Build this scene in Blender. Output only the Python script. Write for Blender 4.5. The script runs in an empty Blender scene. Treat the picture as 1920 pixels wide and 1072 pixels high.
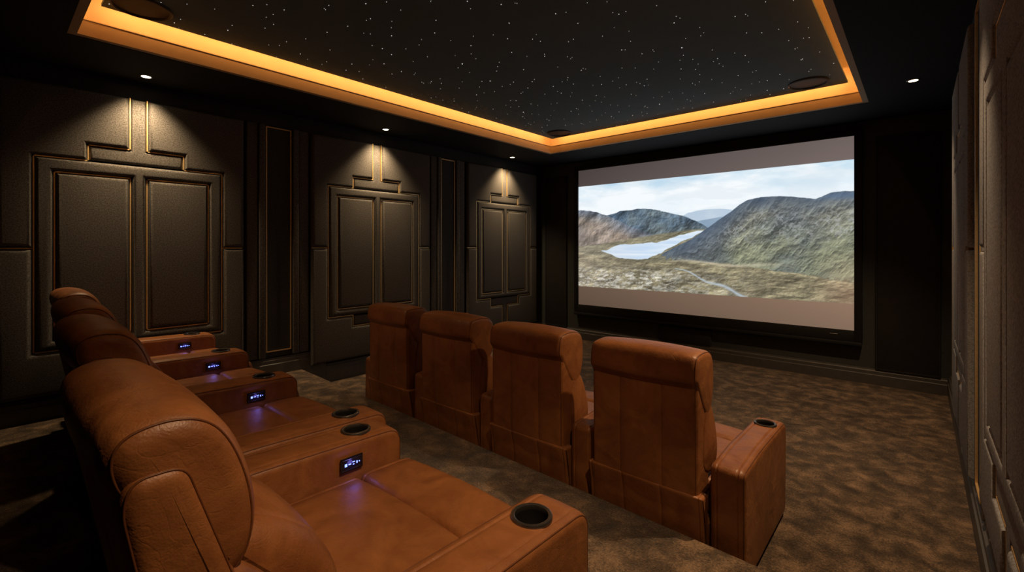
import bpy, bmesh, math, random
import numpy as np
from mathutils import Vector, Matrix
random.seed(7); np.random.seed(7)
scn=bpy.context.scene
COL=scn.collection
scn.view_settings.view_transform='Standard'

# ------------------------------------------------------------ dimensions
XL,XR,YF,YB=-4.97,0.245,6.43,-1.6
ZS=2.885            # soffit
ZSTAR=3.07
HP=0.20             # platform height
def yedge(x): return 2.10+0.035*(-x-0.56)

# ------------------------------------------------------------ materials
def newmat(name):
    m=bpy.data.materials.new(name); m.use_nodes=True
    nt=m.node_tree; b=nt.nodes['Principled BSDF']; return m,nt,b
def N(nt,t,**k):
    n=nt.nodes.new(t)
    for a,v in k.items(): setattr(n,a,v)
    return n
def simple(name,col,rough=0.5,metal=0.0,var=0.15,scale=40,bump=0.0,bscale=200,spec=0.5,bdist=0.004,sheen=0.0):
    m,nt,b=newmat(name)
    tc=N(nt,'ShaderNodeTexCoord'); no=N(nt,'ShaderNodeTexNoise'); no.inputs['Scale'].default_value=scale
    no.inputs['Detail'].default_value=4
    nt.links.new(tc.outputs['Object'],no.inputs['Vector'])
    r=N(nt,'ShaderNodeValToRGB')
    r.color_ramp.elements[0].position=0.3; r.color_ramp.elements[1].position=0.7
    r.color_ramp.elements[0].color=tuple(c*(1-var) for c in col)+(1,)
    r.color_ramp.elements[1].color=tuple(min(1,c*(1+var)) for c in col)+(1,)
    nt.links.new(no.outputs['Fac'],r.inputs['Fac']); nt.links.new(r.outputs['Color'],b.inputs['Base Color'])
    b.inputs['Roughness'].default_value=rough; b.inputs['Metallic'].default_value=metal
    b.inputs['Specular IOR Level'].default_value=spec
    b.inputs['Sheen Weight'].default_value=sheen
    if bump>0:
        n2=N(nt,'ShaderNodeTexNoise'); n2.inputs['Scale'].default_value=bscale; n2.inputs['Detail'].default_value=3
        nt.links.new(tc.outputs['Object'],n2.inputs['Vector'])
        bp=N(nt,'ShaderNodeBump'); bp.inputs['Strength'].default_value=bump; bp.inputs['Distance'].default_value=bdist
        nt.links.new(n2.outputs['Fac'],bp.inputs['Height']); nt.links.new(bp.outputs['Normal'],b.inputs['Normal'])
    return m
def emis(name,col,strength):
    m,nt,b=newmat(name)
    b.inputs['Base Color'].default_value=(0,0,0,1)
    b.inputs['Emission Color'].default_value=tuple(col)+(1,)
    b.inputs['Emission Strength'].default_value=strength
    return m
def leather():
    m,nt,b=newmat('cognac_leather')
    tc=N(nt,'ShaderNodeTexCoord'); n1=N(nt,'ShaderNodeTexNoise'); n1.inputs['Scale'].default_value=5; n1.inputs['Detail'].default_value=8
    n1.inputs['Distortion'].default_value=0.8; n1.inputs['Roughness'].default_value=0.65
    nt.links.new(tc.outputs['Object'],n1.inputs['Vector'])
    r=N(nt,'ShaderNodeValToRGB')
    r.color_ramp.elements[0].position=0.30; r.color_ramp.elements[1].position=0.72
    r.color_ramp.elements[0].color=(0.180,0.060,0.018,1); r.color_ramp.elements[1].color=(0.365,0.146,0.048,1)
    nt.links.new(n1.outputs['Fac'],r.inputs['Fac']); nt.links.new(r.outputs['Color'],b.inputs['Base Color'])
    rr=N(nt,'ShaderNodeMapRange'); rr.inputs[3].default_value=0.34; rr.inputs[4].default_value=0.56
    nt.links.new(n1.outputs['Fac'],rr.inputs[0]); nt.links.new(rr.outputs[0],b.inputs['Roughness'])
    b.inputs['Specular IOR Level'].default_value=0.5
    v=N(nt,'ShaderNodeTexVoronoi'); v.inputs['Scale'].default_value=230
    nt.links.new(tc.outputs['Object'],v.inputs['Vector'])
    n2=N(nt,'ShaderNodeTexNoise'); n2.inputs['Scale'].default_value=7; n2.inputs['Detail'].default_value=3; n2.inputs['Distortion'].default_value=0.8
    nt.links.new(tc.outputs['Object'],n2.inputs['Vector'])
    n3=N(nt,'ShaderNodeTexNoise'); n3.inputs['Scale'].default_value=10; n3.inputs['Detail'].default_value=4; n3.inputs['Distortion'].default_value=2.2
    nt.links.new(tc.outputs['Object'],n3.inputs['Vector'])
    ab=N(nt,'ShaderNodeMath',operation='SUBTRACT'); ab.inputs[1].default_value=0.5; nt.links.new(n3.outputs['Fac'],ab.inputs[0])
    ab2=N(nt,'ShaderNodeMath',operation='ABSOLUTE'); nt.links.new(ab.outputs[0],ab2.inputs[0])
    mr=N(nt,'ShaderNodeMapRange'); mr.inputs[1].default_value=0.0; mr.inputs[2].default_value=0.03; nt.links.new(ab2.outputs[0],mr.inputs[0])
    b1=N(nt,'ShaderNodeBump'); b1.inputs['Strength'].default_value=0.16; b1.inputs['Distance'].default_value=0.002
    b2=N(nt,'ShaderNodeBump'); b2.inputs['Strength'].default_value=0.34; b2.inputs['Distance'].default_value=0.02
    b3=N(nt,'ShaderNodeBump'); b3.inputs['Strength'].default_value=0.14; b3.inputs['Distance'].default_value=0.003
    nt.links.new(v.outputs['Distance'],b1.inputs['Height']); nt.links.new(n2.outputs['Fac'],b2.inputs['Height'])
    nt.links.new(mr.outputs[0],b3.inputs['Height']); nt.links.new(b2.outputs['Normal'],b3.inputs['Normal'])
    nt.links.new(b3.outputs['Normal'],b1.inputs['Normal']); nt.links.new(b1.outputs['Normal'],b.inputs['Normal'])
    return m
def carpet():
    m,nt,b=newmat('brown_carpet')
    g=N(nt,'ShaderNodeNewGeometry')
    n0=N(nt,'ShaderNodeTexNoise'); n0.inputs['Scale'].default_value=8.0; n0.inputs['Detail'].default_value=5; n0.inputs['Roughness'].default_value=0.6; n0.inputs['Distortion'].default_value=0.35
    nt.links.new(g.outputs['Position'],n0.inputs['Vector'])
    n1=N(nt,'ShaderNodeTexNoise'); n1.inputs['Scale'].default_value=95; n1.inputs['Detail'].default_value=4; n1.inputs['Roughness'].default_value=0.85
    nt.links.new(g.outputs['Position'],n1.inputs['Vector'])
    mx=N(nt,'ShaderNodeMath',operation='MULTIPLY_ADD'); mx.inputs[1].default_value=0.72
    nt.links.new(n1.outputs['Fac'],mx.inputs[0])
    m2=N(nt,'ShaderNodeMath',operation='MULTIPLY'); m2.inputs[1].default_value=0.68; nt.links.new(n0.outputs['Fac'],m2.inputs[0])
    nt.links.new(m2.outputs[0],mx.inputs[2])
    r=N(nt,'ShaderNodeValToRGB'); e=r.color_ramp.elements
    e[0].position=0.56; e[0].color=(0.026,0.017,0.010,1)
    e[1].position=0.90; e[1].color=(0.33,0.215,0.125,1)
    k=r.color_ramp.elements.new(0.70); k.color=(0.088,0.057,0.034,1)
    nt.links.new(mx.outputs[0],r.inputs['Fac']); nt.links.new(r.outputs['Color'],b.inputs['Base Color'])
    b.inputs['Roughness'].default_value=0.95; b.inputs['Specular IOR Level'].default_value=0.1
    b.inputs['Sheen Weight'].default_value=0.2
    n3=N(nt,'ShaderNodeTexNoise'); n3.inputs['Scale'].default_value=170; n3.inputs['Detail'].default_value=3
    nt.links.new(g.outputs['Position'],n3.inputs['Vector'])
    ad=N(nt,'ShaderNodeMath',operation='MULTIPLY_ADD'); ad.inputs[1].default_value=2.0; nt.links.new(n0.outputs['Fac'],ad.inputs[0]); nt.links.new(n3.outputs['Fac'],ad.inputs[2])
    bp=N(nt,'ShaderNodeBump'); bp.inputs['Strength'].default_value=0.8; bp.inputs['Distance'].default_value=0.012
    nt.links.new(ad.outputs[0],bp.inputs['Height']); nt.links.new(bp.outputs['Normal'],b.inputs['Normal'])
    return m
M_LEATHER=leather()
M_SEAM=simple('dark_leather_piping',(0.13,0.042,0.013),0.5,0,0.2,60)
M_CARPET=carpet()
M_FABRIC=simple('charcoal_wool_fabric',(0.098,0.092,0.086),1.0,0,0.5,120,0.35,200,0.0,0.003,0.0)
M_FABRIC_LIT=simple('wool_fabric_screen_lit',(0.24,0.245,0.26),1.0,0,0.35,120,0.35,200,0.0,0.003,0.0)  # same wool, lightened and cooled to carry screen light on the right wall
M_WALL=simple('dark_wall_paint',(0.03,0.029,0.029),0.8,0,0.1,20,0.1,300,0.2)
M_WALL_LIT=simple('wall_paint_screen_lit',(0.06,0.064,0.07),0.8,0,0.1,20,0.1,300,0.2)  # right wall: screen light painted in as a lighter, cooler tone
M_FRONT=simple('black_acoustic_fabric',(0.058,0.064,0.061),0.9,0,0.2,150,0.3,300,0.2)
M_SOFFIT=simple('near_black_ceiling_paint',(0.021,0.022,0.024),0.85,0,0.05,20,0,200,0.2)
M_STAR=simple('star_ceiling_black',(0.15,0.205,0.235),0.9,0,0.03,10,0,200,0.1)
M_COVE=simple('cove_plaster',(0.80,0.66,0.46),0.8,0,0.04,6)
M_COVE_SHADE=simple('cove_plaster_shaded',(0.50,0.36,0.22),0.7,0,0.04,6)  # weaker light on the lower fascia put in as darker plaster
M_GOLD=simple('brushed_gold',(0.80,0.56,0.27),0.45,0.65,0.1,60)
M_SATIN=simple('charcoal_panel',(0.045,0.046,0.047),0.85,0,0.3,110,0.2,200,0.1)
M_BASE=simple('dark_skirting',(0.085,0.082,0.078),0.5,0,0.1,15)
M_FRAME=simple('black_velvet_frame',(0.006,0.006,0.006),0.8,0,0.1,20)
M_BLACK=simple('gloss_black_plastic',(0.008,0.008,0.009),0.2,0,0.1,20)
M_CUP=simple('dark_steel',(0.20,0.19,0.18),0.28,0.9,0.1,30)
M_CUPIN=simple('black_cup_liner',(0.012,0.011,0.010),0.35,0.0,0.1,30)
M_LED=emis('downlight_glow',(1,0.78,0.5),14)
M_STARL=emis('star_glow',(1.0,0.95,0.85),1.2)
M_BTN=emis('blue_button_glow',(0.16,0.22,1.0),4)
M_SPK=simple('speaker_grille',(0.020,0.018,0.017),0.6,0,0.3,400,0.5,500)
M_MARK=simple('grey_mark',(0.5,0.5,0.5),0.5)

# ------------------------------------------------------------ helpers
def mk(name,me,mat=None,parent=None,loc=(0,0,0),smooth=True,angle=35):
    o=bpy.data.objects.new(name,me)
    if mat and not me.materials: me.materials.append(mat)
    COL.objects.link(o); o.location=loc
    if parent: o.parent=parent
    return o
def finish(me,smooth=True,angle=35):
    bm=bmesh.new(); bm.from_mesh(me); bmesh.ops.recalc_face_normals(bm,faces=bm.faces); bm.to_mesh(me); bm.free()
    if smooth:
        for p in me.polygons: p.use_smooth=True
        me.set_sharp_from_angle(angle=math.radians(angle))
    return me
def mesh(name,v,f,mat=None,smooth=True,angle=35):
    me=bpy.data.meshes.new(name); me.from_pydata([tuple(a) for a in v],[],f); finish(me,smooth,angle)
    if mat: me.materials.append(mat)
    return me
def boxes(name,bl,mat,bev=0.0,segs=2):
    bm=bmesh.new()
    for (x0,y0,z0,x1,y1,z1) in bl:
        t=bmesh.new(); bmesh.ops.create_cube(t,size=1)
        for v in t.verts:
            v.co=Vector(((x0+x1)/2+v.co.x*(x1-x0),(y0+y1)/2+v.co.y*(y1-y0),(z0+z1)/2+v.co.z*(z1-z0)))
        if bev>0: bmesh.ops.bevel(t,geom=t.edges[:]+t.verts[:],offset=bev,segments=segs,affect='EDGES',profile=0.5)
        tm=bpy.data.meshes.new('t'); t.to_mesh(tm); t.free(); bm.from_mesh(tm); bpy.data.meshes.remove(tm)
    me=bpy.data.meshes.new(name); bm.to_mesh(me); bm.free()
    if bev>0:
        for p in me.polygons: p.use_smooth=True
        me.set_sharp_from_angle(angle=math.radians(40))
    me.materials.append(mat); return me
def empty(name,loc=(0,0,0),label=None,cat=None,group=None,kind=None):
    o=bpy.data.objects.new(name,None); o.empty_display_size=0.1; COL.objects.link(o); o.location=loc
    tag(o,label,cat,group,kind); return o
def tag(o,label=None,cat=None,group=None,kind=None):
    if label: o['label']=label
    if cat: o['category']=cat
    if group: o['group']=group
    if kind: o['kind']=kind
    return o
def fillet(pts,r,n=5):
    out=[]; L=len(pts)
    for i in range(L):
        p=Vector(pts[i][:2]); a=Vector(pts[i-1][:2]); b=Vector(pts[(i+1)%L][:2])
        rr=pts[i][2] if len(pts[i])>2 else r
        da=(a-p); db=(b-p)
        ra=min(rr,da.length*0.48); rb=min(rr,db.length*0.48)
        s=p+da.normalized()*ra; e=p+db.normalized()*rb
        for k in range(n+1):
            t=k/n; q=s*(1-t)**2+p*2*t*(1-t)+e*t*t; out.append((q.x,q.y))
    return out
def chaikin(pts,it=3):
    for _ in range(it):
        o=[]
        for i in range(len(pts)):
            a=pts[i];b=pts[(i+1)%len(pts)]
            o.append((a[0]*.75+b[0]*.25,a[1]*.75+b[1]*.25)); o.append((a[0]*.25+b[0]*.75,a[1]*.25+b[1]*.75))
        pts=o
    return pts
def prof_normals(P):
    nx=np.roll(P,-1,0)-P; ar=0.5*np.sum(P[:,0]*np.roll(P[:,1],-1)-np.roll(P[:,0],-1)*P[:,1])
    en=np.stack([nx[:,1],-nx[:,0]],1)
    if ar<0: en=-en
    en/= (np.linalg.norm(en,axis=1,keepdims=True)+1e-9)
    vn=en+np.roll(en,1,0); vn/=(np.linalg.norm(vn,axis=1,keepdims=True)+1e-9)
    return vn
def loft(name,prof,hw,r,crown=0.0,grooves=(),edge=True,mat=None,nmid=10,gd=0.0035,gw=0.005):
    """side profile (y,z) swept along x with rounded, stitched edges"""
    P=np.array(prof); L=len(P); vn=prof_normals(P)
    secs=[]
    for k in range(6):
        th=k/5*math.pi/2
        secs.append((-hw+r*(1-math.cos(th)), r*(1-math.sin(th))))
    xs=list(np.linspace(-hw+r,hw-r,nmid+2)[1:-1])
    mids=[(x,0.0) for x in xs]
    gs=list(grooves)
    if edge: gs+= [hw-r-0.006,-(hw-r-0.006)]
    for g in gs:
        mids=[m for m in mids if abs(m[0]-g)>gw*1.6]
        mids+=[(g-gw,0.0),(g-gw*.4,gd*.7),(g,gd),(g+gw*.4,gd*.7),(g+gw,0.0)]
    mids.sort()
    secs=secs+mids+[(-x,i) for x,i in reversed(secs)]
    V=[];F=[]
    for x,ins in secs:
        Q=P+vn*(-ins+crown*(1-(x/hw)**2))
        for q in Q: V.append((x,q[0],q[1]))
    S=len(secs)
    for s in range(S-1):
        for i in range(L):
            j=(i+1)%L
            F.append((s*L+i,s*L+j,(s+1)*L+j,(s+1)*L+i))
    F.append(tuple(range(L))); F.append(tuple(range((S-1)*L,S*L)))
    return mesh(name,V,F,mat,True,50)
def piping(name,prof,hw,r,rad,mat,th=45,lift=0.0005):
    """thin welted seam following both rounded side edges of a loft"""
    P=np.array(prof); L=len(P); vn=prof_normals(P)
    a=math.radians(th); V=[];F=[]; K=6
    for sgn in (-1,1):
        x0=hw-r*(1-math.cos(a)); ins=r*(1-math.sin(a))-lift
        Q=P-vn*ins; base=len(V)
        for i in range(L):
            for k in range(K):
                b=2*math.pi*k/K
                q=Q[i]+vn[i]*rad*math.sin(b)
                V.append((sgn*(x0+rad*math.cos(b)),q[0],q[1]))
        for i in range(L):
            j=(i+1)%L
            for k in range(K):
                l=(k+1)%K
                F.append((base+i*K+k,base+i*K+l,base+j*K+l,base+j*K+k))
    return mesh(name,V,F,mat,True,80)
def cyl_bm(bm,r,z0,z1,seg=32,cx=0,cy=0):
    a=[bm.verts.new((cx+r*math.cos(2*math.pi*i/seg),cy+r*math.sin(2*math.pi*i/seg),z0)) for i in range(seg)]
    b=[bm.verts.new((cx+r*math.cos(2*math.pi*i/seg),cy+r*math.sin(2*math.pi*i/seg),z1)) for i in range(seg)]
    for i in range(seg): bm.faces.new((a[i],a[(i+1)%seg],b[(i+1)%seg],b[i]))
    bm.faces.new(a); bm.faces.new(b)
def lathe(name,prof,mat,seg=36):
    V=[];F=[];L=len(prof)
    for s in range(seg):
        a=2*math.pi*s/seg
        for r,z in prof: V.append((r*math.cos(a),r*math.sin(a),z))
    for s in range(seg):
        t=(s+1)%seg
        for i in range(L-1): F.append((s*L+i,t*L+i,t*L+i+1,s*L+i+1))
    me=bpy.data.meshes.new(name); me.from_pydata(V,[],F)
    bm=bmesh.new(); bm.from_mesh(me); bmesh.ops.remove_doubles(bm,verts=bm.verts,dist=1e-5); bmesh.ops.recalc_face_normals(bm,faces=bm.faces); bm.to_mesh(me); bm.free()
    for p in me.polygons: p.use_smooth=True
    me.set_sharp_from_angle(angle=math.radians(40)); me.materials.append(mat); return me

# ------------------------------------------------------------ room shell
def struct(name,me,label=None):
    o=mk(name,me); o['kind']='structure'
    return o
T=0.12
struct('wall_left',boxes('wall_left',[(XL-T,YB-T,-0.1,XL,YF+T,3.5)],M_WALL))
struct('wall_right',boxes('wall_right',[(XR,YB-T,-0.1,XR+T,YF+T,3.5)],M_WALL_LIT))
struct('wall_front',boxes('wall_front',[(XL,YF,-0.1,XR,YF+T,3.5)],M_FRONT))
struct('wall_back',boxes('wall_back',[(XL,YB-T,-0.1,XR,YB,3.5)],M_WALL))
struct('floor',boxes('floor',[(XL,YB,-0.1,XR,YF,0.0)],M_CARPET))
def platform():
    pr=[(XL,yedge(XL)),(XR,yedge(XR)),(XR,YB),(XL,YB)]
    bm=bmesh.new()
    lo=[bm.verts.new((x,y,0.0)) for x,y in pr]; hi=[bm.verts.new((x,y,HP)) for x,y in pr]
    bm.faces.new(lo); bm.faces.new(hi)
    for i in range(4): bm.faces.new((lo[i],lo[(i+1)%4],hi[(i+1)%4],hi[i]))
    bmesh.ops.recalc_face_normals(bm,faces=bm.faces)
    e=[e for e in bm.edges if all(v.co.z>0.1 and v.co.y>1 for v in e.verts)]
    bmesh.ops.bevel(bm,geom=e,offset=0.02,segments=4,affect='EDGES')
    me=bpy.data.meshes.new('floor_platform'); bm.to_mesh(me); bm.free(); me.materials.append(M_CARPET); return me
struct('floor.001',platform())
OX0,OX1,OY0,OY1=-4.16,-0.365,0.355,5.60
ZT=ZSTAR+0.16
soff=[(XL,YB,ZS,OX0,YF,3.4),(OX1,YB,ZS,XR,YF,3.4),(OX0,YB,ZS,OX1,OY0,3.4),(OX0,OY1,ZS,OX1,YF,3.4)]
struct('ceiling',boxes('ceiling',soff,M_SOFFIT))
struct('ceiling.001',boxes('ceiling_upper',[(OX0,OY0,ZT,OX1,OY1,3.4)],M_COVE))
def ring(x0,y0,x1,y1,t,z0,z1):
    return [(x0,y0,z0,x0+t,y1,z1),(x1-t,y0,z0,x1,y1,z1),(x0+t,y0,z0,x1-t,y0+t,z1),(x0+t,y1-t,z0,x1-t,y1,z1)]
struct('trim_1',boxes('cove_lower',ring(OX0,OY0,OX1,OY1,0.045,ZS+0.004,ZS+0.105),M_COVE_SHADE))
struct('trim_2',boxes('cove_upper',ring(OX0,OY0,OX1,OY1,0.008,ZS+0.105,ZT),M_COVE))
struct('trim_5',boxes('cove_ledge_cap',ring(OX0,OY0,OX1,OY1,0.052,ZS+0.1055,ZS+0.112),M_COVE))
G=0.15
PX0,PX1,PY0,PY1=OX0+G,OX1-G,OY0+G,OY1-G
struct('ceiling.002',boxes('star_panel',[(PX0,PY0,ZSTAR,PX1,PY1,ZSTAR+0.02)],M_STAR))
struct('trim_3',boxes('panel_hangers',[(PX0+0.3,PY0+0.3,ZSTAR+0.02,PX1-0.3,PY1-0.3,ZT)],M_SOFFIT))

def area(name,loc,d,along,sx,sy,power,col):
    l=bpy.data.lights.new(name,'AREA'); l.shape='RECTANGLE'; l.size=sx; l.size_y=sy; l.energy=power; l.color=col
    o=bpy.data.objects.new(name,l); COL.objects.link(o)
    z=-Vector(d).normalized(); x=Vector(along).normalized(); y=z.cross(x)
    m=Matrix((x,y,z)).transposed().to_4x4(); m.translation=Vector(loc); o.matrix_world=m; return o
OR=(1.0,0.44,0.12); WPM=1.75
zl=ZSTAR+0.045; cx=(PX0+PX1)/2; cy=(PY0+PY1)/2; LX=PX1-PX0; LY=PY1-PY0
def toward(v,up='Y'):
    return Vector(v).to_track_quat('-Z',up).to_euler()
area('cove_led_light',(PX0-0.004,cy,zl),(-1,0,-0.1),(0,1,0),LY,0.03,WPM*LY,OR)
area('cove_led_light.001',(PX1+0.004,cy,zl),(1,0,-0.1),(0,1,0),LY,0.03,WPM*LY,OR)
area('cove_led_light.002',(cx,PY0-0.004,zl),(0,-1,-0.1),(1,0,0),LX,0.03,WPM*LX,OR)
area('cove_led_light.003',(cx,PY1+0.004,zl),(0,1,-0.1),(1,0,0),LX,0.03,WPM*LX,OR)

# stars (jittered so they scatter evenly)
bm=bmesh.new()
nxs,nys=19,26; i=0
for ix in range(nxs):
    for iy in range(nys):
        i+=1
        x=PX0+0.04+(PX1-PX0-0.08)*(ix+random.uniform(-.3,1.3))/nxs; y=PY0+0.04+(PY1-PY0-0.08)*(iy+random.uniform(-.3,1.3))/nys
        x=min(max(x,PX0+.02),PX1-.02); y=min(max(y,PY0+.02),PY1-.02)
        r=random.choice([0.0010,0.0012,0.0013,0.0015,0.0018,0.0023])
        if i%71==0: r=0.0042
        z0=ZSTAR-0.003
        vs=[bm.verts.new((x+r*math.cos(a*math.pi/3),y+r*math.sin(a*math.pi/3),z0)) for a in range(6)]
        vt=[bm.verts.new((v.co.x,v.co.y,ZSTAR-0.0005)) for v in vs]
        bm.faces.new(vs)
        for k in range(6): bm.faces.new((vs[k],vs[(k+1)%6],vt[(k+1)%6],vt[k]))
me=bpy.data.meshes.new('star_light'); bm.to_mesh(me); bm.free(); me.materials.append(M_STARL)
o=mk('star_light',me); tag(o,'tiny white fibre-optic star points scattered over black ceiling','star lights',None,'stuff')

# ceiling speakers
sp_ring=lathe('speaker_rim',[(0.165,0),(0.168,-0.010),(0.158,-0.016),(0.15,-0.010),(0.15,0)],M_SPK)
sp_gr=lathe('speaker_grille',[(0.0,-0.007),(0.10,-0.008),(0.15,-0.005),(0.15,0)],M_SPK)
for i,(x,y) in enumerate([(-0.80,5.20),(-3.72,5.22),(-3.82,0.68)]):
    en=empty('ceiling_speaker',(x,y,ZSTAR),'round black in-ceiling speaker set in star ceiling','speaker','ceiling speakers')
    mk('rim',sp_ring,None,en); mk('grille',sp_gr,None,en)

# downlights
dl_ring=lathe('downlight_rim',[(0.032,0.0),(0.032,-0.004),(0.044,-0.006),(0.048,-0.001),(0.048,0)],M_CUP)
dl_lens=lathe('downlight_lens',[(0.0,-0.003),(0.032,-0.003),(0.032,0)],M_LED)
def downlight(x,y,power,size=80,blend=0.7,tilt=(0,0,-1),col=(1,0.70,0.39),rad=0.03):
    en=empty('downlight',(x,y,ZS),'small round recessed downlight glowing warm in dark ceiling','downlight','recessed ceiling downlights')
    mk('rim',dl_ring,None,en); mk('lens',dl_lens,None,en)
    l=bpy.data.lights.new('downlight_lamp','SPOT'); l.energy=power; l.spot_size=math.radians(size); l.spot_blend=blend; l.color=col; l.shadow_soft_size=rad
    o=bpy.data.objects.new('downlight_lamp',l); COL.objects.link(o); o.parent=en; o.location=(0,0,-0.02); o.rotation_euler=toward(tilt)
for y in (0.87,3.12,5.38): downlight(-4.72,y,125,98,1.0,(-0.15,0,-1),rad=0.05)
W2=(1,0.66,0.37)
downlight(-0.04,5.10,150,86,1.0,(-0.27,0,-1),W2)
downlight(-0.04,2.75,200,84,1.0,(-0.27,0,-1),W2)
downlight(-0.04,0.75,145,64,1.0,(-0.44,0.08,-1),W2)
downlight(-3.2,0.12,30,70,1.0,(0,0.8,-1),W2)  # unseen spot added to brighten the left front-row seats

# ------------------------------------------------------------ padded wall panels
def pad(name,outline,holes=(),mat=None,e=0.003,d=0.028):
    cu=bpy.data.curves.new(name,'CURVE'); cu.dimensions='2D'; cu.fill_mode='BOTH'
    for poly in [outline]+list(holes):
        s=cu.splines.new('POLY'); s.points.add(len(poly)-1); s.use_cyclic_u=True
        for i,p in enumerate(poly): s.points[i].co=(p[0],p[1],0,1)
    cu.extrude=e; cu.bevel_depth=d; cu.bevel_resolution=6; cu.offset=-d
    ob=bpy.data.objects.new('tmpc',cu); COL.objects.link(ob); bpy.context.view_layer.update()
    dg=bpy.context.evaluated_depsgraph_get()
    me=bpy.data.meshes.new_from_object(ob.evaluated_get(dg)); me.name=name
    bpy.data.objects.remove(ob); bpy.data.curves.remove(cu)
    me.transform(Matrix.Translation((0,0,e+d+0.001)))
    bm=bmesh.new(); bm.from_mesh(me); bmesh.ops.remove_doubles(bm,verts=bm.verts,dist=1e-5); bmesh.ops.recalc_face_normals(bm,faces=bm.faces); bm.to_mesh(me); bm.free()
    for p in me.polygons: p.use_smooth=True
    me.set_sharp_from_angle(angle=math.radians(30))
    me.materials.clear(); me.materials.append(mat)
    return me
def rect(x0,z0,x1,z1): return [(x0,z0),(x1,z0),(x1,z1),(x0,z1)]
g=0.007
def panel_set(zb,FB,GD,D,d,sidegold=True):
    P=[]; dc=d*0.7
    for s in (-1,1):
        def mir(pl): return [(s*x,z) for x,z in pl]
        P.append(('inner_pad',pad('inner_pad',mir(rect(.055+g,.80+g,.505-g,2.07-g)),mat=FB,d=d)))
        P.append(('border_pad',pad('border_pad',mir([(.81-g,1.49+g),(.81-g,2.73),(.057+g,2.73),(.057+g,2.305+g),(.315+g,2.305+g),(.315+g,2.18+g),(.615+g,2.18+g),(.615+g,1.49+g)]),mat=FB,d=d)))
        P.append(('border_pad',pad('border_pad',mir([(.81-g,1.49-g),(.615+g,1.49-g),(.615+g,.715-g),(.315+g,.715-g),(.315+g,.59-g),(.057+g,.59-g),(.057+g,zb),(.81-g,zb)]),mat=FB,d=d)))
    P.append(('frame_pad',pad('frame_pad',rect(-.615+g,.715+g,.615-g,2.18-g),[rect(.055-g,.80-g,.505+g,2.07+g),rect(-.505-g,.80-g,-.055+g,2.07+g)],mat=FB,d=d)))
    P.append(('crest_pad',pad('crest_pad',[(-.315+g,2.18+g),(.315-g,2.18+g),(.315-g,2.305-g),(.057-g,2.305-g),(.057-g,2.73),(-.057+g,2.73),(-.057+g,2.305-g),(-.315+g,2.305-g)],e=0.004,d=dc,mat=FB)))
    P.append(('crest_pad',pad('crest_pad',[(-.315+g,.715-g),(.315-g,.715-g),(.315-g,.59+g),(.057-g,.59+g),(.057-g,zb),(-.057+g,zb),(-.057+g,.59+g),(-.315+g,.59+g)],e=0.004,d=dc,mat=FB)))
    w=0.0045; bl=[]
    def seg(x0,z0,x1,z1,D=D):
        bl.append((min(x0,x1)-w,min(z0,z1)-w,0.001,max(x0,x1)+w,max(z0,z1)+w,D))
    for s in (-1,1):
        a=s*.057; seg(a,2.305,a,2.73); seg(a,2.305,s*.315,2.305); seg(s*.315,2.305,s*.315,2.18); seg(s*.315,2.18,s*.615,2.18)
        seg(s*.615,2.18,s*.615,.715); seg(s*.615,.715,s*.315,.715); seg(s*.315,.715,s*.315,.59); seg(s*.315,.59,a,.59); seg(a,.59,a,zb)
        if sidegold: seg(s*.615,1.49,s*.79,1.49,D*.8)
        for (x0,z0,x1,z1) in ((.055,.80,.505,.80),(.055,2.07,.505,2.07),(.055,.80,.055,2.07),(.505,.80,.505,2.07)):
            seg(s*x0,z0,s*x1,z1)
    P.append(('gold_inlay',boxes('inlay',bl,GD)))
    return P
def pil_set(zb,FB,GD,BK,flat=False):
    h=2.73; w=0.0045
    P=[('backing',boxes('pilaster_backing',[(-.128,zb,0.001,.128,h,0.02)],BK)),
       ('gold_inlay',boxes('pilaster_gold',[(-.12-w,zb+.05,0.02,-.12+w,h-.012,0.03),(.12-w,zb+.05,0.02,.12+w,h-.012,0.03),(-.12+w,zb+.05,0.02,.12-w,zb+.060,0.03),(-.12+w,h-.022,0.02,.12-w,h-.012,0.03)],GD))]
    k=0.5 if flat else 1.0
    for s in (-1,1):
        P.append(('fluted_moulding',boxes('fluted_moulding',[(min(s*.137,s*.195),zb,0.001,max(s*.137,s*.195),h,0.055*k),(min(s*.205,s*.305),zb,0.001,max(s*.205,s*.305),h,0.035*k)],FB,0.006,3)))
    return P
SETS={}
def setfor(kind,side,zb):
    k=(kind,side,zb)
    if k not in SETS:
        if side=='L': SETS[k]=panel_set(zb,M_FABRIC,M_GOLD,0.056,0.034) if kind=='p' else pil_set(zb,M_FABRIC,M_GOLD,M_SATIN)
        else: SETS[k]=panel_set(zb,M_FABRIC_LIT,M_GOLD,0.036,0.020,False) if kind=='p' else pil_set(zb,M_FABRIC_LIT,M_GOLD,M_SATIN,True)
    return SETS[k]
RL=Matrix(((0,0,1),(1,0,0),(0,1,0))).to_4x4()
RR=Matrix(((0,0,-1),(-1,0,0),(0,1,0))).to_4x4()
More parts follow.
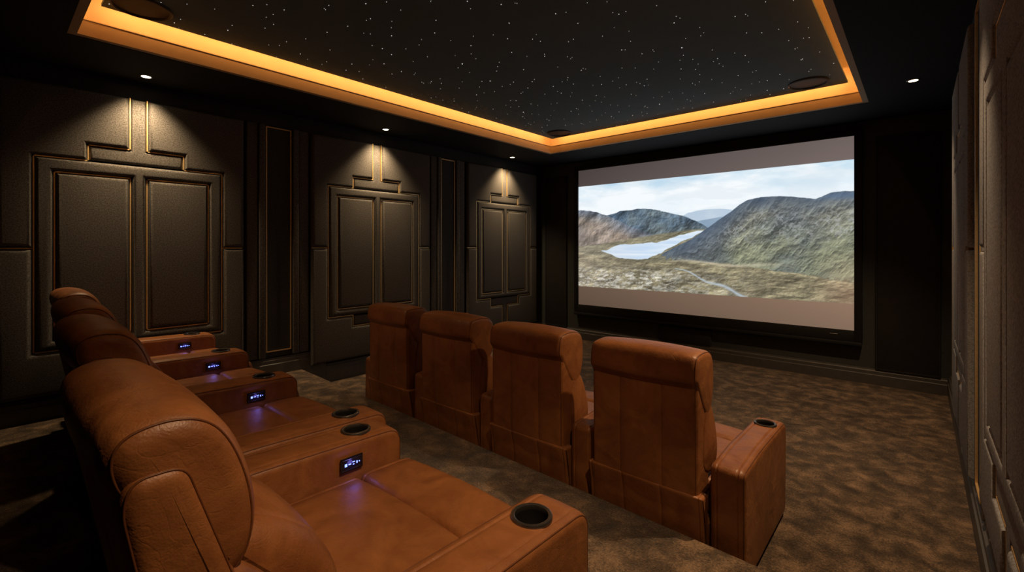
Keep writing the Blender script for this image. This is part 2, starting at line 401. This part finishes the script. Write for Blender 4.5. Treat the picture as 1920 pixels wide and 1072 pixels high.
def place(kind,side,yc,zb):
    if side=='L':
        nm,lab,cat,grp=(('wall_panel','padded charcoal fabric wall panel with gold art-deco inlay lines','wall panel','charcoal padded wall panels') if kind=='p'
                else ('wall_pilaster','tall narrow charcoal wall pilaster with thin gold border','pilaster','gold bordered wall pilasters'))
    else:
        nm,lab,cat,grp=(('wall_panel','padded wool wall panel with stepped gold art-deco relief, greyed by painted-in screen light','wall panel','right padded wall panels') if kind=='p'
                else ('wall_pilaster','tall narrow dark pilaster with fluted edges between wall panels','pilaster','dark wall pilasters'))
    en=empty(nm,(0,0,0),lab,cat,grp)
    en.matrix_world=Matrix.Translation((XL if side=='L' else XR,yc,0))@(RL if side=='L' else RR)
    for n,me in setfor(kind,side,zb): mk(n,me,None,en)
place('p','L',0.857,0.385); place('p','L',3.13,0.225); place('p','L',5.42,0.225)
place('q','L',2.0,0.385); place('q','L',4.275,0.225); place('q','L',-0.28,0.385)
place('p','R',2.12,0.385) ; place('p','R',4.40,0.225); place('p','R',-0.16,0.385)
place('q','R',3.26,0.225); place('q','R',5.54,0.225); place('q','R',0.98,0.385)

# ------------------------------------------------------------ baseboards
def bprofile(h): return [(0,0),(0.032,0),(0.032,h*0.62),(0.024,h*0.66),(0.024,h*0.86),(0.014,h*0.92),(0.012,h),(0,h)]
def baseboard(name,p0,p1,nrm,z0,h):
    V=[];pr=bprofile(h)
    for p in (p0,p1):
        for d,z in pr: V.append((p[0]+nrm[0]*(d+0.0005),p[1]+nrm[1]*(d+0.0005),z0+z))
    L=len(pr); F=[(i,(i+1)%L,L+(i+1)%L,L+i) for i in range(L)]+[tuple(range(L)),tuple(range(L,2*L))]
    struct(name,mesh(name,V,F,M_BASE,False))
baseboard('baseboard_left',(XL,YB),(XL,2.50),(1,0),HP,0.17)
baseboard('baseboard_left.001',(XL,2.50),(XL,YF),(1,0),0.0,0.20)
struct('trim_4',boxes('plinth',[(XL,yedge(XL)+0.002,0.0,XL+0.03,2.5,HP)],M_BASE))
baseboard('baseboard_right',(XR,YB),(XR,yedge(XR)),(-1,0),HP,0.17)
baseboard('baseboard_right.001',(XR,yedge(XR)),(XR,YF),(-1,0),0.0,0.20)
baseboard('baseboard_front',(XL+0.034,YF),(XR-0.034,YF),(0,-1),0.0,0.17)

for (x0,x1) in ((-0.36,0.16),(-4.86,-4.42)):
    en=empty('acoustic_panel',((x0+x1)/2,YF,0.172),'tall flat black fabric acoustic panel beside projection screen','wall panel','acoustic panels')
    hw=(x1-x0)/2; H=2.50
    mk('fabric_face',boxes('fabric_face',[(-hw+.012,-.022,.012,hw-.012,-.001,H)],M_WALL,0.004),None,en)
    mk('border',boxes('border',[(-hw,-.03,0,-hw+.012,-.001,H+.012),(hw-.012,-.03,0,hw,-.001,H+.012),(-hw+.012,-.03,0,hw-.012,-.001,.012),(-hw+.012,-.03,H,hw-.012,-.001,H+.012)],M_WALL),None,en)
en=empty('centre_speaker',(-2.45,YF,0.172),'low black fabric speaker grille on wall below projection screen','speaker')
mk('cabinet',boxes('cabinet',[(-.36,-.030,0,.36,-.002,.21)],M_SATIN,0.006),None,en)
mk('grille',boxes('grille',[(-.345,-.036,.012,.345,-.031,.198)],M_WALL,0.002),None,en)

# ------------------------------------------------------------ projection screen
SX0,SX1,SZ0,SZ1=-4.165,-0.545,0.572,2.735
IZ0,IZ1=0.868,2.475
SY=YF-0.05
def fbm(x,y,seed,octs=5,rough=0.5,ridge=False):
    rs=np.random.RandomState(seed); out=np.zeros_like(x); amp=1;tot=0
    for o in range(octs):
        G_=rs.rand(64,64); X=x*(2**o)+o*7.3; Y=y*(2**o)+o*3.1
        xi=np.floor(X).astype(int); yi=np.floor(Y).astype(int); fx=X-xi; fy=Y-yi
        fx=fx*fx*(3-2*fx); fy=fy*fy*(3-2*fy)
        a=G_[yi%64,xi%64];b=G_[yi%64,(xi+1)%64];c=G_[(yi+1)%64,xi%64];d=G_[(yi+1)%64,(xi+1)%64]
        v=(a*(1-fx)+b*fx)*(1-fy)+(c*(1-fx)+d*fx)*fy
        if ridge: v=1-abs(2*v-1)
        out+=amp*v; tot+=amp; amp*=rough
    return out/tot
def picture(s,t):
    H,W=s.shape
    def C(r,g,b): return np.array([r,g,b])/255.
    def mixc(A,B,f): return A*(1-f[...,None])+B*f[...,None]
    asp=2.25
    x=s*asp; y=t
    one=np.ones((H,W,3))
    dx=x[0,1]-x[0,0]; dyv=abs(y[H//2,0]-y[H//2+1,0])+1e-9
    def relief(h,lx=-0.8,ly=-0.6):
        # rows run bottom to top of the picture, so t decreases with the row index
        gy,gx=np.gradient(h); gx=gx/dx; gy=-gy/dyv
        return -(gx*lx+gy*ly)
    def sh(c,r,k): return np.clip(c*(1+np.clip(r*k,-0.38,0.42))[...,None],0,1)
    cl=fbm(x*2.2+3,y*7,1,6,0.55)
    sky=mixc(one*C(186,212,230),one*C(238,243,246),np.clip((cl-0.34)*3.0+0.35,0,1))
    sky=mixc(sky,one*C(236,242,246),np.clip((t-0.03)*4,0,0.85))
    cl2=fbm(x*3+9,y*12,5,5,0.55)
    sky=mixc(sky,one*C(208,220,229),np.clip((cl2-0.5)*3,0,0.35))
    sky=mixc(sky,one*C(130,190,224),np.clip((s-.72)*2.2,0,.5)*np.clip((fbm(x*4,y*9,8,4)-.48)*5,0,1)*np.clip(.2-t,0,.2)*5)
    im=sky
    def soft(line,k=260): return np.clip((t-line)*k+0.5,0,1)
    jag=(fbm(x*14,y*0+2,11,5)-0.5)*0.016
    far=np.interp(s,[0,.45,.49,.53,.57,.61,.66,.72,1],[.5,.37,.315,.298,.292,.296,.312,.36,.5])+jag*0.4
    fc=mixc(one*C(172,192,212),one*C(194,208,220),fbm(x*10,y*20,3))
    im=mixc(im,fc,soft(far))
    far2=np.interp(s,[0,.42,.47,.52,.58,.64,.7,1],[.5,.41,.375,.39,.37,.355,.36,.4])+jag*0.4
    im=mixc(im,mixc(one*C(128,152,176),one*C(148,168,186),fbm(x*12,y*24,13)),soft(far2))
    hA=fbm(x*5,y*6,71,6,0.48); rA=relief(hA)
    l2=np.interp(s,[0,.13,.17,.205,.25,.2925,.345,.404,.45,.505,.54,.58,1],[.34,.31,.29,.267,.262,.2565,.263,.295,.325,.37,.41,.47,.6])+jag
    n=fbm(x*5,y*8,21,4,0.6)
    c=mixc(one*C(80,99,118),one*C(106,118,122),np.clip((n-0.35)*2,0,1)); c=mixc(c,one*C(126,124,108),np.clip((t-0.42)*5,0,0.5))
    im=mixc(im,sh(c,rA,.07),soft(l2))
    l1=np.interp(s,[0,.02,.06,.10,.14,.19,.24,.29,.34,.40,.46],[.232,.236,.246,.272,.30,.345,.40,.445,.485,.53,.60])+jag
    n=fbm(x*6,y*9,23,5,0.6)
    c=mixc(one*C(120,112,108),one*C(152,136,120),np.clip((n-0.3)*2,0,1))
    c=mixc(c,one*C(98,114,134),np.clip(1-(t-l1)*8,0,1)*0.75)
    im=mixc(im,sh(c,rA,.06),soft(l1))
    hF=fbm(x*8,y*22,73,6,0.5); rF=relief(hF)
    vl=np.interp(s,[0,.1,.2,.35,.5,.6,1],[.60,.58,.55,.50,.46,.46,.45])
    n=fbm(x*5,y*20,31,5,0.6)
    c=mixc(one*C(110,106,88),one*C(144,138,114),np.clip((n-0.3)*2,0,1))
    im=mixc(im,sh(c,rF,.02),soft(vl,60))
    up=np.interp(s,[.11,.14,.165,.20,.25,.30,.36,.40,.44,.47,.50,.53,.56],[.645,.632,.610,.588,.575,.568,.560,.546,.520,.500,.482,.468,.460])
    lo=np.interp(s,[.11,.15,.18,.21,.25,.29,.33,.355,.375,.39,.40,.44,.47,.50,.53,.56],[.645,.672,.695,.713,.726,.728,.715,.690,.672,.662,.640,.598,.562,.528,.498,.472])
    wig=(fbm(x*12,y*0,33,4)-.5)*0.022; wig2=(fbm(x*14,y*0+4,34,4)-.5)*0.024
    lake=np.clip((t-up-wig)*200,0,1)*np.clip((lo+wig2-t)*200,0,1)*(s>.11)*(s<.565)
    lc=mixc(one*C(192,212,234),one*C(220,231,242),np.clip((fbm(x*3,y*46,35)-.3)*2.2,0,1))
    im=mixc(im,lc,lake)
    rm=np.interp(s,[0,.36,.385,.40,.44,.48,.52,.585,.64,.672,.70,.74,.776,.82,.8535,.90,.915,.94,.97,1],
                   [1.2,.73,.675,.65,.605,.57,.515,.413,.331,.2665,.232,.218,.222,.228,.238,.258,.25,.222,.215,.219])+jag*0.9
    lower=np.interp(s,[0,.36,.5,.65,.8,1],[.7,.70,.735,.765,.80,.86])
    a_=x*0.80+y*0.6; b_=y*0.95-x*0.45
    hM=0.55*fbm(a_*8,b_*6,81,7,0.55,True)+1.1*fbm(x*2.6,y*3.0,83,6,0.48); rM=relief(hM,-0.55,-0.85)
    n2=fbm(x*40,y*46,43,4,0.65); n3=fbm(x*3.2,y*4,47,5)
    c=mixc(one*C(84,90,94),one*C(122,121,108),np.clip((n3-0.38)*4,0,1))
    c=mixc(c,one*C(122,124,92),np.clip((t-rm-0.16)*3.4,0,0.75)*np.clip(n3*1.8,0,1))
    c=sh(c,rM,.05)
    c=mixc(c,one*C(184,187,186),np.clip((n2-0.57)*6,0,0.45)*np.clip((t-rm)*6,0,1)*np.clip((.66-t)*6,0,1))
    c=mixc(c,one*C(60,76,100),np.clip(1-(t-rm)*7,0,1)*0.7)
    c=mixc(c,one*C(134,147,160),0.15*np.ones_like(s))
    im=mixc(im,c,soft(rm)*np.clip((lower+ (n2-.5)*.08-t)*60,0,1))
    pl=np.clip((s-.86)*12,0,1)*np.clip(1-abs(t-.245)*26,0,1)
    im=mixc(im,one*C(96,122,154),pl*0.55*soft(rm))
    fg=np.interp(s,[0,.1,.2,.3,.4,.5,.65,.8,1],[.66,.69,.725,.742,.735,.725,.75,.79,.86])+(fbm(x*8,y*0+5,51,4)-.5)*.02
    n=fbm(x*6,y*14,53,6,0.65); n2=fbm(x*34,y*64,55,4,0.65)
    c=mixc(one*C(110,103,84),one*C(158,149,120),np.clip((n-0.36)*3.0,0,1))
    rock=np.clip((n2-0.44)*6,0,1)*np.clip(1.4-abs(s-.2)*2.4,0,1)*np.clip((t-.77)*12,0,1)
    c=mixc(c,one*C(196,196,190),rock*0.65)
    c=sh(c,rF,.025)
    c=mixc(c,one*C(92,87,72),np.clip((n2-.60)*4,0,.5)*(1-rock))
    im=mixc(im,c,soft(fg,120))
    band=np.exp(-((t-(.735+.05*(s-.45)+0.012*np.sin(s*22)))/.012)**2)*np.clip((s-.40)*9,0,1)*np.clip((.86-s)*7,0,1)
    im=mixc(im,one*C(206,196,172),np.clip(band,0,1)*0.6)
    pth=.80+ (s-.46)*0.85+0.012*np.sin(s*48)
    p=np.exp(-((t-pth)/(.004+.016*np.clip(s-.46,0,.3)/.3))**2)*(s>.44)*(s<.70)
    im=mixc(im,one*C(180,194,208),np.clip(p,0,1)*0.8)
    p2=np.exp(-((t-(.84+.02*np.sin(s*18)))/.006)**2)*(s>.28)*(s<.5)
    im=mixc(im,one*C(170,164,150),np.clip(p2,0,1)*0.5)
    im=mixc(im,one*C(214,200,188),np.clip(.26-s*0.8,0,.22)*np.clip((t-.3)*3,0,1))
    im=mixc(im,one*C(200,150,120),np.clip((s-.88)*3,0,.3)*np.clip((t-.6)*3,0,1))
    return np.clip(im,0,1)
def screen_surface():
    W,Hh=720,430
    xs=np.linspace(SX0,SX1,W); zs=np.linspace(SZ0,SZ1,Hh)
    X,Z=np.meshgrid(xs,zs)
    s=(X-SX0)/(SX1-SX0); t=(IZ1-Z)/(IZ1-IZ0)
    img=picture(s,t)
    bar=np.array([92,82,79])/255.; bar2=np.array([118,96,80])/255.  # letterbox bars: light on the blank screen put into the emission colour
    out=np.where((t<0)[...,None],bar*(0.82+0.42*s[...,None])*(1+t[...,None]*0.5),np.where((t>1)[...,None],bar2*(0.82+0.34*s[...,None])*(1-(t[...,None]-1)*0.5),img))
    lin=np.where(out<=0.04045,out/12.92,((out+0.055)/1.055)**2.4)
    me=bpy.data.meshes.new('screen_surface')
    n=W*Hh
    co=np.zeros((n,3)); co[:,0]=X.ravel(); co[:,1]=0; co[:,2]=Z.ravel()
    i=np.arange((W-1)*(Hh-1)); r=i//(W-1); c=i%(W-1); a=r*W+c
    quads=np.stack([a,a+1,a+W+1,a+W],1)
    me.vertices.add(n); me.vertices.foreach_set('co',co.ravel())
    nf=len(quads); me.loops.add(nf*4); me.loops.foreach_set('vertex_index',quads.ravel().astype(np.int32))
    me.polygons.add(nf); me.polygons.foreach_set('loop_start',(np.arange(nf)*4).astype(np.int32))
    me.update(calc_edges=True); me.validate()
    ca=me.color_attributes.new('picture','FLOAT_COLOR','POINT')
    rgba=np.ones((n,4)); rgba[:,:3]=lin.reshape(-1,3); ca.data.foreach_set('color',rgba.ravel())
    m,nt,b=newmat('projected_picture')
    at=N(nt,'ShaderNodeVertexColor'); at.layer_name='picture'
    nt.links.new(at.outputs['Color'],b.inputs['Emission Color']); b.inputs['Emission Strength'].default_value=1.08
    b.inputs['Base Color'].default_value=(0.02,0.02,0.02,1); b.inputs['Roughness'].default_value=0.9
    me.materials.append(m); return me
en=empty('projection_screen',(0,SY,0),'wide black-framed projection screen showing a mountain lake valley','screen')
mk('screen_surface',screen_surface(),None,en)
fw=0.07
fr=[(SX0-fw,-.03,SZ0-0.12,SX0,.048,SZ1+fw),(SX1,-.03,SZ0-0.12,SX1+fw,.048,SZ1+fw),(SX0,-.03,SZ1,SX1,.048,SZ1+fw),(SX0,-.03,SZ0-0.12,SX1,.048,SZ0)]
mk('frame',boxes('screen_frame',fr,M_FRAME,0.004),None,en)
mk('bottom_housing',boxes('bottom_housing',[(SX0-fw,-.04,SZ0-0.165,SX1+fw,.045,SZ0-0.122)],M_FRAME,0.01),None,en)
mk('maker_mark',boxes('maker_mark',[(SX1-.22,-.033,SZ0-.052,SX1-.15,-.0305,SZ0-.046)],M_MARK),None,en)

# ------------------------------------------------------------ recliners
def build_parts(w,aw,sc,shear,rear):
    """meshes for one recliner; local y+ is forwards"""
    def S(pl): return [(y*sc,z*sc)+tuple(p) for (y,z,*p) in pl]
    def SH(pl): return [((y+shear*max(0,z-0.38))*sc,z*sc) for (y,z) in pl]
    D={}
    arm=fillet(S([(-.40,.015),(.455,.015),(.475,.30),(.478,.545,.07),(-.10,.56,.06),(-.40,.545)]),0.035*sc,6)
    am=loft('armrest',arm,aw/2,0.026*sc,0.003,mat=M_LEATHER,gd=.004,gw=.005)
    ob=bpy.data.objects.new('t',am); COL.objects.link(ob)
    bm=bmesh.new(); cyl_bm(bm,0.047*sc,0.47*sc,0.62*sc,40,0,0.315*sc); bmesh.ops.recalc_face_normals(bm,faces=bm.faces)
    cm=bpy.data.meshes.new('c'); bm.to_mesh(cm); bm.free(); co=bpy.data.objects.new('c',cm); COL.objects.link(co)
    md=ob.modifiers.new('b','BOOLEAN'); md.object=co; md.operation='DIFFERENCE'; md.solver='EXACT'
    bpy.context.view_layer.update()
    me=bpy.data.meshes.new_from_object(ob.evaluated_get(bpy.context.evaluated_depsgraph_get()))
    bpy.data.objects.remove(ob); bpy.data.objects.remove(co)
    me.name='armrest'; D['armrest']=me
    D['arm_piping']=piping('arm_piping',arm,aw/2,0.026*sc,0.0022*sc,M_SEAM)
    zt=0.5555*sc
    D['cup_holder']=lathe('cup_holder',[(0.0455*sc,-.010),(.0455*sc,-.001),(.047*sc,.003),(.052*sc,.005),(.057*sc,.0035),(.059*sc,.000),(.059*sc,-.006),(.0465*sc,-.006)],M_CUP)
    D['cup_liner']=lathe('cup_liner',[(0,-.075*sc),(.042*sc,-.075*sc),(.0455*sc,-.07*sc),(.0455*sc,-.0102)],M_CUPIN)
    D['cuploc']=(0,0.315*sc,zt+0.001)
    hw=w/2; bw=hw-(0.045 if rear else 0.026)
    D['base']=loft('base',fillet(S([(-.385,.02),(.44,.02),(.44,.25),(-.385,.25)]),0.01),hw-0.006,0.01,mat=M_LEATHER)
    D['seat_cushion']=loft('seat_cushion',fillet(S([(-.30,.255),(.262,.255),(.262,.425),(.0,.43),(-.30,.42)]),0.035*sc,6),hw-0.004,0.035*sc,0.014,mat=M_LEATHER)
    D['footrest']=loft('footrest',fillet(S([(.268,.262),(.45,.262),(.45,.09),(.50,.09),(.525,.34),(.50,.425,.07),(.268,.43)]),0.03*sc,6),hw-0.004,0.035*sc,0.014,mat=M_LEATHER)
    D['rear_panel']=loft('rear_panel',fillet(S([(-.432,.03),(-.392,.03),(-.392,.40),(-.478,.405),(-.455,.30)]),0.012,4),hw-0.003,0.014,0.004,grooves=(-hw*.33,hw*.33),mat=M_LEATHER,gd=.0025,gw=.003)
    if rear:
        shell=[(-.455,.36),(-.550,.88),(-.535,.93),(-.455,.93),(-.38,.70),(-.28,.36)]
        lum=[(-.30,.425),(-.17,.44),(-.12,.50),(-.17,.62),(-.26,.70),(-.33,.735),(-.42,.74),(-.40,.60)]
        head=[(-.540,.87),(-.57,.94),(-.555,1.0),(-.48,1.018),(-.41,.998),(-.365,.93),(-.335,.82),(-.34,.73),(-.375,.68),(-.43,.69)]
        er=0.045; bol=[(-.45,.60),(-.40,.48),(-.25,.44),(-.23,.52),(-.33,.66),(-.40,.72),(-.45,.72)]
        shell,lum,head,bol=[[(y*sc,z*sc) for y,z in q] for q in (shell,lum,head,bol)]
        swid=bw+0.010; hwid=bw-0.002
    else:
        shell=SH([(-.468,.36),(-.580,.91),(-.565,.95),(-.49,.94),(-.40,.70),(-.28,.36)])
        lum=SH([(-.30,.425),(-.17,.44),(-.12,.50),(-.16,.62),(-.24,.70),(-.33,.735),(-.42,.74),(-.40,.60)])
        head=SH([(-.588,.925),(-.612,.945),(-.617,1.04),(-.595,1.068),(-.46,1.072),(-.38,1.04),(-.345,.95),(-.33,.84),(-.36,.75),(-.44,.74)])
        er=0.030; bol=SH([(-.46,.60),(-.40,.46),(-.22,.44),(-.19,.54),(-.28,.72),(-.37,.82),(-.46,.84)])
        swid=bw-.002; hwid=bw+.003
    sf=fillet(shell,0.03,6); hf=chaikin(head,3)
    D['backrest']=loft('backrest',sf,swid,0.026*sc,0.008,grooves=(-hw*.36,hw*.36),edge=False,mat=M_LEATHER,gd=.0022,gw=.003)
    D['back_piping']=piping('back_piping',sf,swid,0.026*sc,0.0022*sc,M_SEAM,50)
    D['lumbar_cushion']=loft('lumbar_cushion',chaikin(lum,3),bw-0.06*sc,0.055*sc,0.02,mat=M_LEATHER,gd=.005)
    D['side_bolster']=loft('side_bolster',chaikin(bol,3),0.04*sc,0.03*sc,0.006,edge=False,mat=M_LEATHER,nmid=3)
    D['headrest']=loft('headrest',hf,hwid,er*sc,0.012,edge=False,mat=M_LEATHER,nmid=14)
    D['headrest_piping']=piping('headrest_piping',hf,hwid,er*sc,0.0026*sc,M_SEAM,48)
    D['control_panel']=boxes('control_panel',[(0,-.046*sc,-.026*sc,.006,.046*sc,.026*sc)],M_BLACK,0.0025)
    D['bezel']=boxes('bezel',[(0.0055,-.040*sc,-.020*sc,.0065,.040*sc,-.0185*sc),(0.0055,-.040*sc,.0185*sc,.0065,.040*sc,.020*sc)],M_CUP)
    bt=[]
    for (y,z,a,b) in ((-.028,.0,.0018,.005),(-.023,.0,.0018,.005),(-.010,.0,.005,.0013),(.006,.005,.005,.0012),(.006,-.004,.0025,.0012),(.020,0,.0018,.004),(.030,0,.0015,.0015)):
        bt.append((.0062,(y-a)*sc,(z-b)*sc,.0085,(y+a)*sc,(z+b)*sc))
    D['button']=[boxes('button',[q],M_BTN) for q in bt]
    D['sc']=sc; D['w']=w; D['aw']=aw; D['hw']=hw; D['bw']=bw
    return D
def chair(D,x,y,z,arms,panel,group,label,pitch):
    en=empty('recliner_chair',(x,y,z),label,'recliner chair',group)
    for k in ('base','seat_cushion','footrest','rear_panel','lumbar_cushion'):
        mk(k,D[k],None,en)
    b_=mk('backrest',D['backrest'],None,en); mk('piping',D['back_piping'],None,b_)
    h_=mk('headrest',D['headrest'],None,en); mk('piping',D['headrest_piping'],None,h_)
    for s in (-1,1): mk('side_bolster',D['side_bolster'],None,en,(s*(D['bw']-.038*D['sc']),0,0))
    for s in arms:
        a=mk('armrest',D['armrest'],None,en,(s*pitch/2,0,0)); mk('piping',D['arm_piping'],None,a)
        c=mk('cup_holder',D['cup_holder'],None,a,D['cuploc']); mk('cup_liner',D['cup_liner'],None,a,D['cuploc'])
    if panel:
        c=mk('control_panel',D['control_panel'],None,en,(-D['hw']+0.004,0.24*D['sc'],0.475*D['sc']))
        c['label']='black touch panel with glowing blue controls'
        mk('bezel',D['bezel'],None,c)
        for b in D['button']: mk('button',b,None,c)
        l=bpy.data.lights.new('panel_glow','POINT'); l.energy=0.05; l.color=(0.25,0.2,1); l.shadow_soft_size=0.012
        lo=bpy.data.objects.new('panel_glow',l); COL.objects.link(lo); lo.parent=en; lo.location=(-D['hw']+0.03,0.24*D['sc'],0.475*D['sc'])
    return en
DR=build_parts(0.735,0.182,1.0,0.0,True)
def ry(x): return 0.66+0.06*(-x-0.81)
for i,xc in enumerate((-1.27,-2.395,-3.320,-4.245)):
    chair(DR,xc,ry(xc),HP,(-1,1) if i<2 else (-1,),True,'back row recliners','cognac leather recliner on the raised carpet platform with lit armrest controls',0.922)
DF=build_parts(0.596,0.150,0.95,0.20,False)
for i in range(4):
    xc=-0.565-0.15-0.301-i*0.752
    chair(DF,xc,2.53+0.035*(-xc-0.56),0.0,(-1,1) if i==0 else (-1,),False,'front row recliners','cognac leather recliner on the lower floor facing the projection screen',0.752)

# ------------------------------------------------------------ world & camera
w=bpy.data.worlds.new('world'); scn.world=w; w.use_nodes=True
w.node_tree.nodes['Background'].inputs['Color'].default_value=(0.5,0.6,1,1); w.node_tree.nodes['Background'].inputs['Strength'].default_value=0.0
cam=bpy.data.cameras.new('camera'); cam.sensor_width=36; cam.lens=870/1920*36; cam.shift_y=-73/1920; cam.clip_start=0.02
co=bpy.data.objects.new('camera',cam); COL.objects.link(co); co.location=(0,0,1.5); co.rotation_euler=(math.pi/2,0,math.radians(41.3))
scn.camera=co
